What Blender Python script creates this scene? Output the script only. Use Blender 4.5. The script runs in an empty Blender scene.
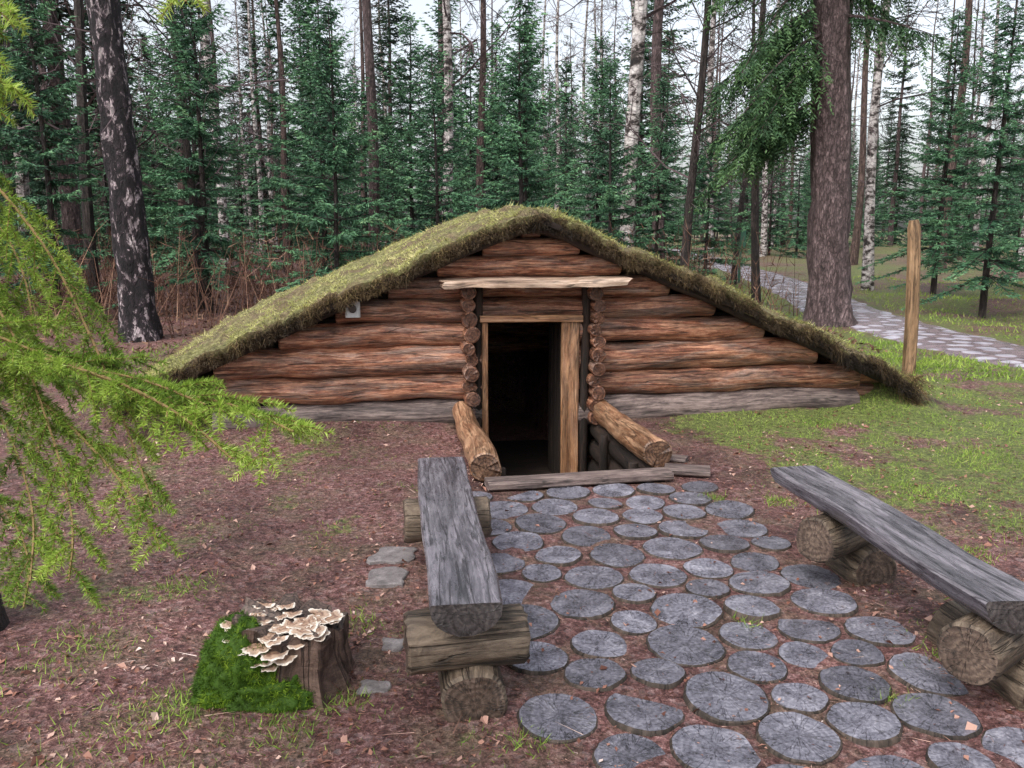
import bpy, bmesh, math, random
import numpy as np
from mathutils import Vector, Matrix, noise
R=random.Random(7)
S=bpy.context.scene
V=Vector
# ------------------------------------------------------------ helpers
def link(o,parent=None):
    S.collection.objects.link(o)
    if parent: o.parent=parent
    return o
def empty(name,loc=(0,0,0),rz=0):
    e=bpy.data.objects.new(name,None); e.location=loc; e.rotation_euler=(0,0,rz); e.empty_display_size=.2
    return link(e)
def newmat(name):
    m=bpy.data.materials.new(name); m.use_nodes=True
    nt=m.node_tree; b=nt.nodes['Principled BSDF']
    return m,nt,b
def nd(nt,t,**kw):
    n=nt.nodes.new(t)
    for k,v in kw.items(): setattr(n,k,v)
    return n
def mapping(nt,src,scale,loc=(0,0,0)):
    mp=nd(nt,'ShaderNodeMapping'); mp.inputs['Scale'].default_value=scale; mp.inputs['Location'].default_value=loc
    nt.links.new(src,mp.inputs['Vector']); return mp.outputs[0]
def nz(nt,src,scale=5,detail=6,rough=.6,dist=0):
    n=nd(nt,'ShaderNodeTexNoise'); n.inputs['Scale'].default_value=scale; n.inputs['Detail'].default_value=detail
    n.inputs['Roughness'].default_value=rough; n.inputs['Distortion'].default_value=dist
    nt.links.new(src,n.inputs['Vector']); return n.outputs['Fac']
def ramp(nt,src,stops):
    r=nd(nt,'ShaderNodeValToRGB'); e=r.color_ramp.elements
    while len(e)>1: e.remove(e[-1])
    e[0].position=stops[0][0]; e[0].color=tuple(stops[0][1])+(1,)
    for p,c in stops[1:]:
        x=e.new(p); x.color=tuple(c)+(1,)
    nt.links.new(src,r.inputs[0]); return r.outputs[0]
def mixc(nt,fac,a,b,mode='MIX'):
    m=nd(nt,'ShaderNodeMix'); m.data_type='RGBA'; m.blend_type=mode
    for s,idx in ((fac,0),(a,6),(b,7)):
        if isinstance(s,(int,float)): m.inputs[idx].default_value=s
        elif isinstance(s,tuple): m.inputs[idx].default_value=s+(1,)
        else: nt.links.new(s,m.inputs[idx])
    return m.outputs[2]
def mth(nt,op,a,b=None,c=None,clamp=False):
    m=nd(nt,'ShaderNodeMath'); m.operation=op; m.use_clamp=clamp
    for i,s in enumerate((a,b,c)):
        if s is None: continue
        if isinstance(s,(int,float)): m.inputs[i].default_value=s
        else: nt.links.new(s,m.inputs[i])
    return m.outputs[0]
def bump(nt,b,h,strength=.5,dist=.01):
    n=nd(nt,'ShaderNodeBump'); n.inputs['Strength'].default_value=strength; n.inputs['Distance'].default_value=dist
    nt.links.new(h,n.inputs['Height']); nt.links.new(n.outputs[0],b.inputs['Normal'])
def attr(nt,name='var'):
    a=nd(nt,'ShaderNodeAttribute'); a.attribute_name=name; return a.outputs['Fac']
G3=lambda g:(g,g,g)
# ------------------------------------------------------------ materials
def wood(name,dark,mid,light,su=3,sv=40,rough=.6,bs=.6,bd=.008,spec=.4,patch=(.45,.62),lo=.62,dkv=.4,grey=0):
    m,nt,b=newmat(name)
    uv=nd(nt,'ShaderNodeUVMap').outputs[0]
    fine=nz(nt,mapping(nt,uv,(su,sv,1)),1,7,.7,.8)
    torn=nz(nt,mapping(nt,uv,(su*4,sv*.8,1),(3,1,0)),1,5,.75,1.5)
    big=nz(nt,mapping(nt,uv,(2.2,11,1)),1,4,.65,1.6)
    knot=nd(nt,'ShaderNodeTexVoronoi'); knot.inputs['Scale'].default_value=1
    nt.links.new(mapping(nt,uv,(2.3,6,1)),knot.inputs['Vector'])
    kn=ramp(nt,knot.outputs['Distance'],[(0,G3(0)),(.06,G3(.1)),(.13,G3(1))])
    mx=mth(nt,'ADD',mth(nt,'MULTIPLY',fine,.65),mth(nt,'MULTIPLY',torn,.35))
    c=ramp(nt,mx,[(.33,dark),(.49,mid),(.66,light)])
    c2=ramp(nt,mx,[(.34,mid),(.6,light)])
    pf=ramp(nt,big,[(patch[0],G3(0)),(patch[1],G3(1))])
    c=mixc(nt,pf,c,c2)
    if grey:
        gf=ramp(nt,nz(nt,mapping(nt,uv,(1.3,7,1),(9,5,0)),1,5,.7,1.),[(.47,G3(0)),(.62,G3(grey))])
        gc=ramp(nt,mx,[(.34,(.08,.055,.05)),(.5,(.28,.21,.18)),(.66,(.58,.47,.41))])
        c=mixc(nt,gf,c,gc)
    dk=ramp(nt,nz(nt,mapping(nt,uv,(.9,6,1),(4,2,0)),1,6,.75,.8),[(.38,G3(dkv)),(.55,G3(1))])
    c=mixc(nt,1.,c,dk,'MULTIPLY')
    ckn=nz(nt,mapping(nt,uv,(1.1,16,1),(7,7,0)),1,3,.5,.3)
    ck=ramp(nt,mth(nt,'ABSOLUTE',mth(nt,'SUBTRACT',ckn,.5)),[(0,G3(.12)),(.008,G3(.3)),(.02,G3(1))])
    c=mixc(nt,.75,c,ck,'MULTIPLY')
    c=mixc(nt,.6,c,kn,'MULTIPLY')
    v=ramp(nt,attr(nt),[(0,G3(lo)),(1,(1.0,.98,.95))])
    c=mixc(nt,1.,c,v,'MULTIPLY')
    nt.links.new(c,b.inputs['Base Color'])
    nt.links.new(mth(nt,'MULTIPLY_ADD',torn,.5,rough-.25),b.inputs['Roughness']); b.inputs['Specular IOR Level'].default_value=spec
    bump(nt,b,mth(nt,'ADD',mth(nt,'ADD',mx,mth(nt,'MULTIPLY',big,.6)),mth(nt,'MULTIPLY',ck,.4)),bs,bd)
    return m
def endgrain(name,dark,mid,light,ring=260,rough=.5,spec=.5,crack=.5,ra=.12):
    m,nt,b=newmat(name)
    uv=nd(nt,'ShaderNodeUVMap').outputs[0]
    ln=nd(nt,'ShaderNodeVectorMath'); ln.operation='LENGTH'; nt.links.new(uv,ln.inputs[0])
    d=ln.outputs['Value']
    pos=nd(nt,'ShaderNodeTexCoord').outputs['Object']
    n1=nz(nt,pos,8,6,.68,.6); n2=nz(nt,pos,70,5,.75)
    ph=mth(nt,'ADD',mth(nt,'MULTIPLY',d,ring),mth(nt,'MULTIPLY',n1,26))
    rg=mth(nt,'MULTIPLY_ADD',mth(nt,'SINE',ph),.5,.5)
    sep=nd(nt,'ShaderNodeSeparateXYZ'); nt.links.new(uv,sep.inputs[0])
    ang=mth(nt,'ARCTAN2',sep.outputs[1],sep.outputs[0])
    cb=nd(nt,'ShaderNodeCombineXYZ'); nt.links.new(mth(nt,'MULTIPLY',ang,3.),cb.inputs[0]); nt.links.new(mth(nt,'MULTIPLY',d,6.),cb.inputs[1]); nt.links.new(attr(nt),cb.inputs[2])
    cbm=nd(nt,'ShaderNodeVectorMath'); cbm.operation='MULTIPLY'; cbm.inputs[1].default_value=(1,1,40); nt.links.new(cb.outputs[0],cbm.inputs[0])
    ck=nz(nt,cbm.outputs[0],1.6,2,.5,.2)
    ckr=ramp(nt,mth(nt,'ABSOLUTE',mth(nt,'SUBTRACT',ck,.5)),[(0,G3(0)),(.006,G3(.15)),(.02,G3(1))])
    t=mth(nt,'ADD',mth(nt,'MULTIPLY',rg,ra),mth(nt,'ADD',mth(nt,'MULTIPLY',n2,.42),mth(nt,'MULTIPLY',n1,.6-ra*.4)))
    c=ramp(nt,t,[(.38,dark),(.54,mid),(.72,light)])
    c=mixc(nt,crack,c,ckr,'MULTIPLY')
    v=ramp(nt,attr(nt),[(0,G3(.5)),(1,G3(1.))])
    c=mixc(nt,1.,c,v,'MULTIPLY')
    nt.links.new(c,b.inputs['Base Color'])
    rr=mth(nt,'MULTIPLY_ADD',n1,.6,rough-.3)
    nt.links.new(rr,b.inputs['Roughness']); b.inputs['Specular IOR Level'].default_value=spec
    bump(nt,b,mth(nt,'ADD',t,mth(nt,'MULTIPLY',ckr,.6)),.8,.008)
    return m
def foliage(name,stops,rough=.55,trans=.25,spec=.3):
    m,nt,b=newmat(name)
    pos=nd(nt,'ShaderNodeNewGeometry').outputs['Position']
    n=nz(nt,pos,1.2,2,.5)
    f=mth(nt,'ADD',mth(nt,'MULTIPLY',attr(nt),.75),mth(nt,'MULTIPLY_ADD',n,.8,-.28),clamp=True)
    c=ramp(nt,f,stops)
    nt.links.new(c,b.inputs['Base Color']); b.inputs['Roughness'].default_value=rough; b.inputs['Specular IOR Level'].default_value=spec
    if trans>0:
        t=nd(nt,'ShaderNodeBsdfTranslucent'); nt.links.new(c,t.inputs[0])
        ms=nd(nt,'ShaderNodeMixShader'); ms.inputs[0].default_value=trans
        nt.links.new(b.outputs[0],ms.inputs[1]); nt.links.new(t.outputs[0],ms.inputs[2])
        nt.links.new(ms.outputs[0],nt.nodes['Material Output'].inputs[0])
    return m
def bark(name,stops,scale=(6,6,1.5),nscale=3,bs=1.,bd=.03,rough=.85,pos_off=(0,0,0),det=7):
    m,nt,b=newmat(name)
    pos=nd(nt,'ShaderNodeTexCoord').outputs['Object']
    n=nz(nt,mapping(nt,pos,scale,pos_off),nscale,det,.7,.4)
    vo=nd(nt,'ShaderNodeTexVoronoi'); vo.feature='DISTANCE_TO_EDGE'; vo.inputs['Scale'].default_value=nscale*1.6
    wv=nd(nt,'ShaderNodeVectorMath'); wv.operation='ADD'; nt.links.new(mapping(nt,pos,scale),wv.inputs[0])
    nt.links.new(n,wv.inputs[1]); nt.links.new(wv.outputs[0],vo.inputs['Vector'])
    e=ramp(nt,vo.outputs['Distance'],[(0,G3(.35)),(.12,G3(1))])
    c=mixc(nt,.8,ramp(nt,n,stops),e,'MULTIPLY')
    nt.links.new(c,b.inputs['Base Color']); b.inputs['Roughness'].default_value=rough
    bump(nt,b,mth(nt,'ADD',n,mth(nt,'MULTIPLY',e,.5)),bs,bd)
    return m

M={}
M['wall']=wood('wall_log_wood',(.035,.012,.008),(.29,.10,.052),(.72,.38,.235),3,34,.5,1.,.016,.45,grey=.7,dkv=.3)
M['wallend']=endgrain('wall_log_end',(.03,.012,.008),(.15,.06,.034),(.34,.16,.09))
M['greylog']=wood('weathered_base_log',(.035,.026,.025),(.13,.095,.09),(.32,.25,.23),2.5,30,.7)
M['frame']=wood('door_frame_wood',(.10,.042,.02),(.36,.17,.08),(.62,.36,.2),2,50,.55,.6,.006,grey=.3)
M['shelf']=wood('lintel_plank_wood',(.15,.09,.07),(.42,.29,.21),(.72,.56,.45),2,40,.6)
M['entry']=wood('entry_log_wood',(.05,.024,.015),(.27,.13,.07),(.60,.38,.24),3,30,.40,.8,.01,.5)
M['entryend']=endgrain('entry_log_end',(.02,.01,.007),(.10,.05,.03),(.26,.15,.09),260,.4,.5,.6,.12)
M['darklog']=wood('dark_and_shaded_log',(.005,.004,.003),(.02,.012,.009),(.055,.032,.022),3,30,.8)  # dark boards and logs; shade of pit and interior put into colour
M['seat']=wood('bench_seat_wood',(.022,.020,.026),(.11,.10,.12),(.29,.27,.31),2,55,.3,.6,.005,.6)
M['seatend']=endgrain('bench_seat_end',(.018,.015,.014),(.05,.042,.042),(.11,.095,.09),260,.4)
M['benchlog']=wood('bench_support_bark',(.02,.015,.011),(.10,.072,.052),(.25,.195,.145),4,22,.6,1.,.014)
M['benchend']=endgrain('bench_log_end',(.028,.019,.014),(.09,.06,.045),(.2,.14,.105),260,.5)
M['disc']=endgrain('paving_slice_wood',(.045,.045,.058),(.185,.18,.22),(.47,.455,.52),300,.30,.6,.55,.05)
M['discside']=wood('paving_slice_side',(.02,.013,.01),(.05,.038,.03),(.12,.09,.075),3,30,.8)
M['post']=wood('post_wood',(.08,.045,.025),(.25,.15,.08),(.40,.26,.155),2,40,.7)
M['stump']=wood('stump_wood',(.02,.012,.01),(.10,.06,.045),(.25,.16,.125),18,9,.6,1.,.02)
M['stumptop']=endgrain('stump_top_wood',(.03,.018,.014),(.10,.065,.05),(.24,.16,.13),280)
M['spruce']=foliage('young_spruce_needles',[(.0,(.006,.016,.011)),(.35,(.034,.095,.052)),(.7,(.115,.255,.125)),(1,(.27,.44,.21))],.55,.0)
M['spruced']=foliage('spruce_needles_dark',[(.0,(.003,.008,.005)),(.5,(.020,.052,.027)),(1,(.08,.15,.068))],.6,0)
M['boughs']=foliage('hanging_spruce_needles',[(.0,(.005,.012,.006)),(.45,(.028,.075,.028)),(1,(.12,.22,.075))],.6,0)
M['pine']=foliage('pine_needles',[(.0,(.004,.01,.006)),(.5,(.02,.045,.02)),(1,(.07,.11,.045))],.6,0)
M['fg']=foliage('spruce_bough_needles',[(.0,(.025,.055,.01)),(.35,(.11,.20,.028)),(.75,(.33,.47,.07)),(1,(.60,.70,.2))],.4,.35)
M['fgtwig']=foliage('spruce_bough_twigs',[(0,(.08,.05,.02)),(1,(.30,.2,.08))],.7,0)
M['twig']=foliage('bare_twigs',[(0,(.03,.02,.02)),(.6,(.095,.065,.072)),(1,(.22,.165,.17))],.8,0)
M['brush']=foliage('undergrowth_twigs',[(0,(.03,.013,.01)),(.6,(.14,.068,.047)),(1,(.34,.21,.14))],.8,.0)
M['roofgrass']=foliage('roof_grass',[(0,(.06,.045,.022)),(.28,(.19,.17,.06)),(.58,(.46,.48,.15)),(1,(.80,.72,.38))],.6,.25)
M['fringe']=foliage('roof_edge_roots',[(0,(.014,.009,.006)),(.45,(.12,.08,.038)),(.75,(.29,.22,.09)),(1,(.52,.42,.24))],.7,.1)
M['grass']=foliage('ground_grass',[(0,(.03,.055,.012)),(.4,(.14,.24,.035)),(.8,(.34,.47,.08)),(1,(.52,.54,.18))],.6,.25)
M['moss']=foliage('stump_moss',[(0,(.012,.03,.003)),(.45,(.06,.13,.008)),(.85,(.17,.28,.018)),(1,(.30,.37,.04))],.7,.2)
M['litter']=foliage('fallen_leaves',[(0,(.04,.016,.012)),(.35,(.17,.07,.048)),(.65,(.34,.17,.125)),(.86,(.52,.35,.29)),(1,(.75,.62,.57))],.45,.1)
M['barkspruce']=bark('spruce_bark',[(.3,(.022,.014,.015)),(.5,(.10,.066,.066)),(.7,(.27,.195,.195))],(6,6,2),2.4)
M['barkpine']=bark('pine_bark',[(.3,(.02,.012,.01)),(.5,(.09,.055,.047)),(.7,(.24,.16,.14))],(5,5,1.2),3,det=4)
M['barkdark']=bark('dark_bark',[(.3,(.007,.005,.005)),(.5,(.032,.023,.021)),(.72,(.10,.075,.07))],(5,5,1.2),3,det=4)
M['birch']=bark('birch_bark',[(.36,(.015,.012,.012)),(.45,(.07,.055,.05)),(.51,(.40,.36,.35)),(.7,(.72,.68,.66))],(3,3,5),1.5,.6,.02,det=4)
M['birchold']=bark('old_birch_bark',[(.40,(.005,.003,.005)),(.545,(.026,.016,.022)),(.585,(.36,.29,.31)),(.70,(.68,.6,.6))],(4,4,2.0),2.4,1.,.05)
def plain(name,c,r=.5,met=0):
    m,nt,b=newmat(name)
    pos=nd(nt,'ShaderNodeTexCoord').outputs['Object']
    n=nz(nt,pos,30,4,.6)
    nt.links.new(ramp(nt,n,[(.3,tuple(x*.75 for x in c)),(.7,c)]),b.inputs['Base Color'])
    b.inputs['Roughness'].default_value=r; b.inputs['Metallic'].default_value=met; return m
M['greybox']=plain('grey_plastic',(.45,.45,.45)); M['lens']=plain('dark_glass',(.04,.03,.03),.2)
M['green']=plain('green_sign_paint',(.05,.16,.1),.6)
def ground_mat():
    m,nt,b=newmat('forest_floor')
    pos=nd(nt,'ShaderNodeTexCoord').outputs['Object']
    a=nz(nt,pos,1.1,6,.65,.3); f=nz(nt,pos,26,8,.8,.3); g=nz(nt,pos,120,3,.7)
    vo=nd(nt,'ShaderNodeTexVoronoi'); vo.inputs['Scale'].default_value=42; nt.links.new(pos,vo.inputs['Vector'])
    vr=nd(nt,'ShaderNodeSeparateColor'); nt.links.new(vo.outputs['Color'],vr.inputs[0])
    t=mth(nt,'ADD',mth(nt,'MULTIPLY',f,.65),mth(nt,'MULTIPLY',g,.35))
    c=ramp(nt,t,[(.39,(.010,.005,.005)),(.46,(.085,.034,.030)),(.54,(.27,.13,.118)),(.65,(.66,.46,.43))])
    leaf=ramp(nt,vr.outputs[0],[(0,(.02,.009,.008)),(.5,(.14,.055,.045)),(.8,(.28,.15,.13)),(1,(.55,.44,.42))])
    c=mixc(nt,.25,c,leaf)
    dk=ramp(nt,a,[(.34,(.42,.38,.38)),(.52,(.95,.92,.95)),(.68,(1.25,1.2,1.22))])
    c=mixc(nt,1.,c,dk,'MULTIPLY')
    pt=ramp(nt,nz(nt,pos,2.7,6,.75),[(.47,G3(0)),(.60,G3(1))])
    c=mixc(nt,mth(nt,'MULTIPLY',pt,.5),c,ramp(nt,t,[(.40,(.03,.022,.014)),(.6,(.28,.22,.135))]))
    gr=ramp(nt,t,[(.38,(.02,.025,.008)),(.5,(.12,.15,.038)),(.62,(.32,.36,.10))])
    gm=mth(nt,'ADD',attr(nt,'grass'),mth(nt,'MULTIPLY_ADD',nz(nt,pos,8,6,.8),1.8,-.9))
    gmr=ramp(nt,gm,[(.36,G3(0)),(.62,G3(1))])
    c=mixc(nt,gmr,c,gr)
    nt.links.new(c,b.inputs['Base Color'])
    nt.links.new(mth(nt,'MULTIPLY_ADD',f,.6,.3),b.inputs['Roughness']); b.inputs['Specular IOR Level'].default_value=.4
    bump(nt,b,mth(nt,'ADD',t,mth(nt,'MULTIPLY',vo.outputs['Distance'],.5)),1.,.03)
    return m
M['ground']=ground_mat()
def path_mat():
    m,nt,b=newmat('path_slices')
    pos=nd(nt,'ShaderNodeTexCoord').outputs['Object']
    vo=nd(nt,'ShaderNodeTexVoronoi'); vo.inputs['Scale'].default_value=3.4; vo.inputs['Randomness'].default_value=.7; nt.links.new(pos,vo.inputs['Vector'])
    n=nz(nt,pos,5,7,.75)
    c=ramp(nt,n,[(.3,(.2,.18,.22)),(.55,(.5,.47,.54)),(.75,(.8,.77,.82))])
    e=ramp(nt,vo.outputs['Distance'],[(.38,G3(1)),(.47,(.38,.26,.24))])
    c=mixc(nt,.85,c,e,'MULTIPLY')
    nt.links.new(c,b.inputs['Base Color']); b.inputs['Roughness'].default_value=.25
    bump(nt,b,mth(nt,'ADD',n,e),.6,.02); return m
M['path']=path_mat()
def sod_mat():
    m,nt,b=newmat('roof_sod')
    pos=nd(nt,'ShaderNodeTexCoord').outputs['Object']
    n=nz(nt,pos,26,7,.75); a=nz(nt,pos,2.8,6,.7)
    c=ramp(nt,n,[(.3,(.03,.03,.012)),(.5,(.21,.20,.07)),(.7,(.48,.45,.22))])
    c=mixc(nt,ramp(nt,a,[(.44,G3(0)),(.58,G3(.85))]),c,ramp(nt,n,[(.3,(.03,.018,.012)),(.7,(.32,.22,.13))]))
    nt.links.new(c,b.inputs['Base Color']); b.inputs['Roughness'].default_value=.9
    bump(nt,b,n,1.,.05); return m
M['sod']=sod_mat()
def fungus_mat():
    m,nt,b=newmat('bracket_fungus')
    uv=nd(nt,'ShaderNodeUVMap').outputs[0]
    ln=nd(nt,'ShaderNodeVectorMath'); ln.operation='LENGTH'; nt.links.new(uv,ln.inputs[0])
    pos=nd(nt,'ShaderNodeTexCoord').outputs['Object']
    t=mth(nt,'ADD',ln.outputs['Value'],mth(nt,'MULTIPLY_ADD',nz(nt,pos,45,4,.6),.6,-.3))
    c=ramp(nt,t,[(.0,(.16,.085,.055)),(.3,(.42,.27,.18)),(.45,(.20,.11,.075)),(.6,(.5,.35,.25)),(.78,(.42,.29,.21)),(.95,(.80,.72,.62))])
    nt.links.new(c,b.inputs['Base Color']); b.inputs['Roughness'].default_value=.55
    bump(nt,b,t,.4,.004); return m
M['fungus']=fungus_mat()
M['stone']=bark('flat_stone',[(.3,(.11,.095,.095)),(.6,(.29,.26,.26)),(.8,(.45,.42,.42))],(1,1,1),14,.5,.01,.6)

# ------------------------------------------------------------ mesh builders
class Bd:
    def __init__(s): s.v=[];s.f=[];s.uv=[];s.mi=[];s.va=[]
    def face(s,idx,uv,mi,va): s.f.append(idx); s.uv.append(uv); s.mi.append(mi); s.va.append(va)
    def build(s,name,mats,parent=None,sharp=40,recalc=True):
        me=bpy.data.meshes.new(name); me.from_pydata(s.v,[],s.f)
        ul=me.uv_layers.new(name='UVMap')
        flat=[c for fu in s.uv for p in fu for c in p]
        ul.data.foreach_set('uv',flat)
        me.polygons.foreach_set('material_index',s.mi)
        a=me.attributes.new('var','FLOAT','FACE'); a.data.foreach_set('value',s.va)
        for m in mats: me.materials.append(m)
        me.polygons.foreach_set('use_smooth',[True]*len(s.f))
        if recalc:
            bm=bmesh.new(); bm.from_mesh(me); bmesh.ops.recalc_face_normals(bm,faces=bm.faces); bm.to_mesh(me); bm.free()
        me.set_sharp_from_angle(angle=math.radians(sharp))
        me.update()
        return link(bpy.data.objects.new(name,me),parent)
def circ(r,n=20,ph=0): return [(r*math.cos(2*math.pi*i/n+ph),r*math.sin(2*math.pi*i/n+ph)) for i in range(n)]
def rect(w,h,c=.006):
    w/=2;h/=2
    return [(w-c,-h),(w,-h+c),(w,h-c),(w-c,h),(0,h),(-w+c,h),(-w,h-c),(-w,-h+c),(-w+c,-h),(0,-h)]
def halfsec(w,h):
    s=[(w/2,h*.42),(w/2-.008,h/2),(w/4,h/2+.002),(0,h/2),(-w/4,h/2+.002),(-w/2+.008,h/2),(-w/2,h*.42)]
    n=9
    for i in range(1,n):
        t=math.pi+math.pi*i/n; s.append((w/2*math.cos(t),h*.42+ (h*.92)*math.sin(t)))
    return s
def loft(B,pts,scl,sec,up=(0,0,1),m=0,mc=1,jit=0,var=None,lf=2.5,caps=True,capjit=0):
    pts=[V(p) for p in pts]; up=V(up); n=len(sec); base=len(B.v); sd=R.random()*50
    if var is None: var=R.random()
    uo=R.random()*20; vo=R.random()*20
    per=[0]
    for i in range(n):
        a=sec[i];b=sec[(i+1)%n]; per.append(per[-1]+math.hypot(a[0]-b[0],a[1]-b[1]))
    rings=[];d=0;us=[]
    for i,p in enumerate(pts):
        t=(pts[min(i+1,len(pts)-1)]-pts[max(i-1,0)]).normalized()
        side=t.cross(up).normalized(); u2=side.cross(t)
        if i: d+=(p-pts[i-1]).length
        us.append(d)
        sc=scl[i] if isinstance(scl,(list,tuple)) else scl
        ring=[]
        for (x,y) in sec:
            w=side*x*sc+u2*y*sc
            if jit:
                q=V((x*lf*2.5+sd,y*lf*2.5,d*lf)); w*=1+jit*noise.noise(q)*1.6+jit*.5*noise.noise(q*3.1)
            if capjit and i in (0,len(pts)-1): w=w+t*capjit*noise.noise(V((x*30+sd,y*30,i)))
            ring.append(p+w)
        rings.append(ring); B.v.extend([tuple(q) for q in ring])
    for i in range(len(pts)-1):
        for j in range(n):
            k=(j+1)%n
            a=base+i*n+j;b=base+i*n+k;c=base+(i+1)*n+k;e=base+(i+1)*n+j
            B.face((a,b,c,e),[(us[i]+uo,per[j]+vo),(us[i]+uo,per[j+1]+vo),(us[i+1]+uo,per[j+1]+vo),(us[i+1]+uo,per[j]+vo)],m,var)
    if caps:
        for i,fl in ((0,1),(len(pts)-1,0)):
            b0=len(B.v); sc=scl[i] if isinstance(scl,(list,tuple)) else scl
            B.v.extend([tuple(q) for q in rings[i]])
            cen=sum(rings[i],V())/n; B.v.append(tuple(cen))
            for j in range(n):
                k=(j+1)%n
                B.face((b0+j,b0+k,b0+n),[tuple(c*sc for c in sec[j]),tuple(c*sc for c in sec[k]),(0,0)],mc,var)
def seg(p0,p1,step=.09,bend=0):
    p0=V(p0);p1=V(p1);L=(p1-p0).length;n=max(2,int(L/step)+1); s=R.random()*30
    out=[]
    for i in range(n+1):
        t=i/n; q=p0.lerp(p1,t)
        if bend: q=q+V((noise.noise(V((t*1.5*L,s,0))),noise.noise(V((t*1.5*L,s,9))),noise.noise(V((t*1.5*L,s,5)))))*bend
        out.append(q)
    return out
def log(B,p0,p1,r,r2=None,m=0,mc=1,jit=.07,n=20,bend=.012,var=None,step=.09,cj=0,lf=2.5):
    pts=seg(p0,p1,step,bend); r2=r2 or r
    dirv=(pts[-1]-pts[0]).normalized(); c=min(.012,r*.12)
    pts=[pts[0],pts[0]+dirv*c]+pts[1:-1]+[pts[-1]-dirv*c,pts[-1]]; k=len(pts)-1
    up=(0,0,1) if abs(dirv.z)<.9 else (0,1,0)
    sc=[(r+(r2-r)*i/k)/r for i in range(k+1)]; sc[0]*=.9; sc[-1]*=.9
    loft(B,pts,sc,circ(r,n),up,m,mc,jit,var,lf,True,cj)
def plank(B,p0,p1,w,h,m=0,mc=1,jit=.03,up=(0,0,1),var=None,c=.006):
    loft(B,seg(p0,p1,.15,.004),1,rect(w,h,c),up,m,mc,jit,var)

def tri_obj(name,T,var,mi,mats,parent=None,obj=True):
    T=np.asarray(T,dtype=np.float32).reshape(-1,3,3); n=len(T)
    me=bpy.data.meshes.new(name)
    me.vertices.add(3*n); me.vertices.foreach_set('co',T.ravel())
    me.loops.add(3*n); me.loops.foreach_set('vertex_index',np.arange(3*n,dtype=np.int32))
    me.polygons.add(n); me.polygons.foreach_set('loop_start',np.arange(0,3*n,3,dtype=np.int32))
    me.polygons.foreach_set('material_index',np.asarray(mi,dtype=np.int32))
    me.update(calc_edges=True)
    a=me.attributes.new('var','FLOAT','FACE'); a.data.foreach_set('value',np.asarray(var,dtype=np.float32))
    for m in mats: me.materials.append(m)
    me.validate()
    if not obj: return me
    return link(bpy.data.objects.new(name,me),parent)
def nrm(a): return a/np.maximum(np.linalg.norm(a,axis=-1,keepdims=True),1e-9)
def blades(P,D,L,W,rs,rh=False,curl=0):
    n=len(P); D=nrm(D); rv=rs.normal(size=(n,3)); s=nrm(np.cross(D,rv))
    L=np.broadcast_to(L,(n,))[:,None]; W=np.broadcast_to(W,(n,))[:,None]
    tip=P+D*L
    if rh:
        mid=P+D*L*.4; a=mid-s*W/2; b=mid+s*W/2
        return np.concatenate([np.stack([P,a,b],1),np.stack([a,tip,b],1)])
    return np.stack([P-s*W/2,P+s*W/2,tip],1)
def tube(pts,rad,n=5):
    pts=np.asarray(pts,float); rad=np.asarray(rad,float)
    t=nrm(np.gradient(pts,axis=0)); ref=np.array([0.31,.2,.93]) if abs(t[0][2])<.8 else np.array([1.,.1,0])
    s=nrm(np.cross(t,ref)); u=np.cross(s,t)
    a=np.arange(n)*2*np.pi/n
    ring=pts[:,None]+rad[:,None,None]*(np.cos(a)[None,:,None]*s[:,None]+np.sin(a)[None,:,None]*u[:,None])
    A=ring[:-1];Bq=np.roll(ring,-1,1)[:-1];C=np.roll(ring,-1,1)[1:];Dq=ring[1:]
    return np.concatenate([np.stack([A,Bq,C],2).reshape(-1,3,3),np.stack([A,C,Dq],2).reshape(-1,3,3)])

# ------------------------------------------------------------ cabin frame
CX,CY,YAW=.15,7.15,math.radians(9)
cs,sn=math.cos(YAW),math.sin(YAW)
def w2l(x,y): dx,dy=x-CX,y-CY; return dx*cs+dy*sn, dy*cs-dx*sn
def l2w(x,y): return CX+x*cs-y*sn, CY+x*sn+y*cs
def sst(a,b,x):
    t=min(1,max(0,(x-a)/(b-a))); return t*t*(3-2*t)
PATH=[(16,4.0),(10,6.3),(7.4,8.4),(6.4,11.2),(6.4,16),(7.4,22),(8.6,32),(10,48),(11,80)]
PW=.85
def pathd(x,y):
    best=99
    for a,b in zip(PATH[:-1],PATH[1:]):
        ax,ay=a;bx,by=b;dx,dy=bx-ax,by-ay
        t=max(0,min(1,((x-ax)*dx+(y-ay)*dy)/(dx*dx+dy*dy)))
        best=min(best,math.hypot(x-ax-t*dx,y-ay-t*dy))
    return best
def gh(x,y):
    lx,ly=w2l(x,y)
    far=sst(10,25,math.hypot(x,y))
    amp=.035+.25*far
    pave=1-sst(.8,1.2,abs(lx)) if ly<0 else 0
    h=amp*noise.noise(V((x*.5,y*.5,1)))*(1-.8*pave)+.012*noise.noise(V((x*3,y*3,4)))
    pd=pathd(x,y) if y>3 and x>3 else 9
    h*=sst(1.,2.5,pd)
    h+=.30*math.exp(-((lx+3.4)/.5)**2)*sst(.0,1.2,ly)*(1-sst(4,5,ly))
    h+=.26*math.exp(-((lx-3.4)/.42)**2)*sst(-.5,.2,ly)*(1-sst(4,5,ly))
    h+=.07*math.exp(-((lx+1.6)/.9)**2)*math.exp(-((ly+.1)/.35)**2)
    h+=.05*math.exp(-((lx-1.9)/.9)**2)*math.exp(-((ly+.1)/.3)**2)
    k=(1-sst(.53,.63,abs(lx)))*sst(-1.9,-1.8,ly)*(1-sst(3.4,3.5,ly))
    return h*(1-k)-.64*k
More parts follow.
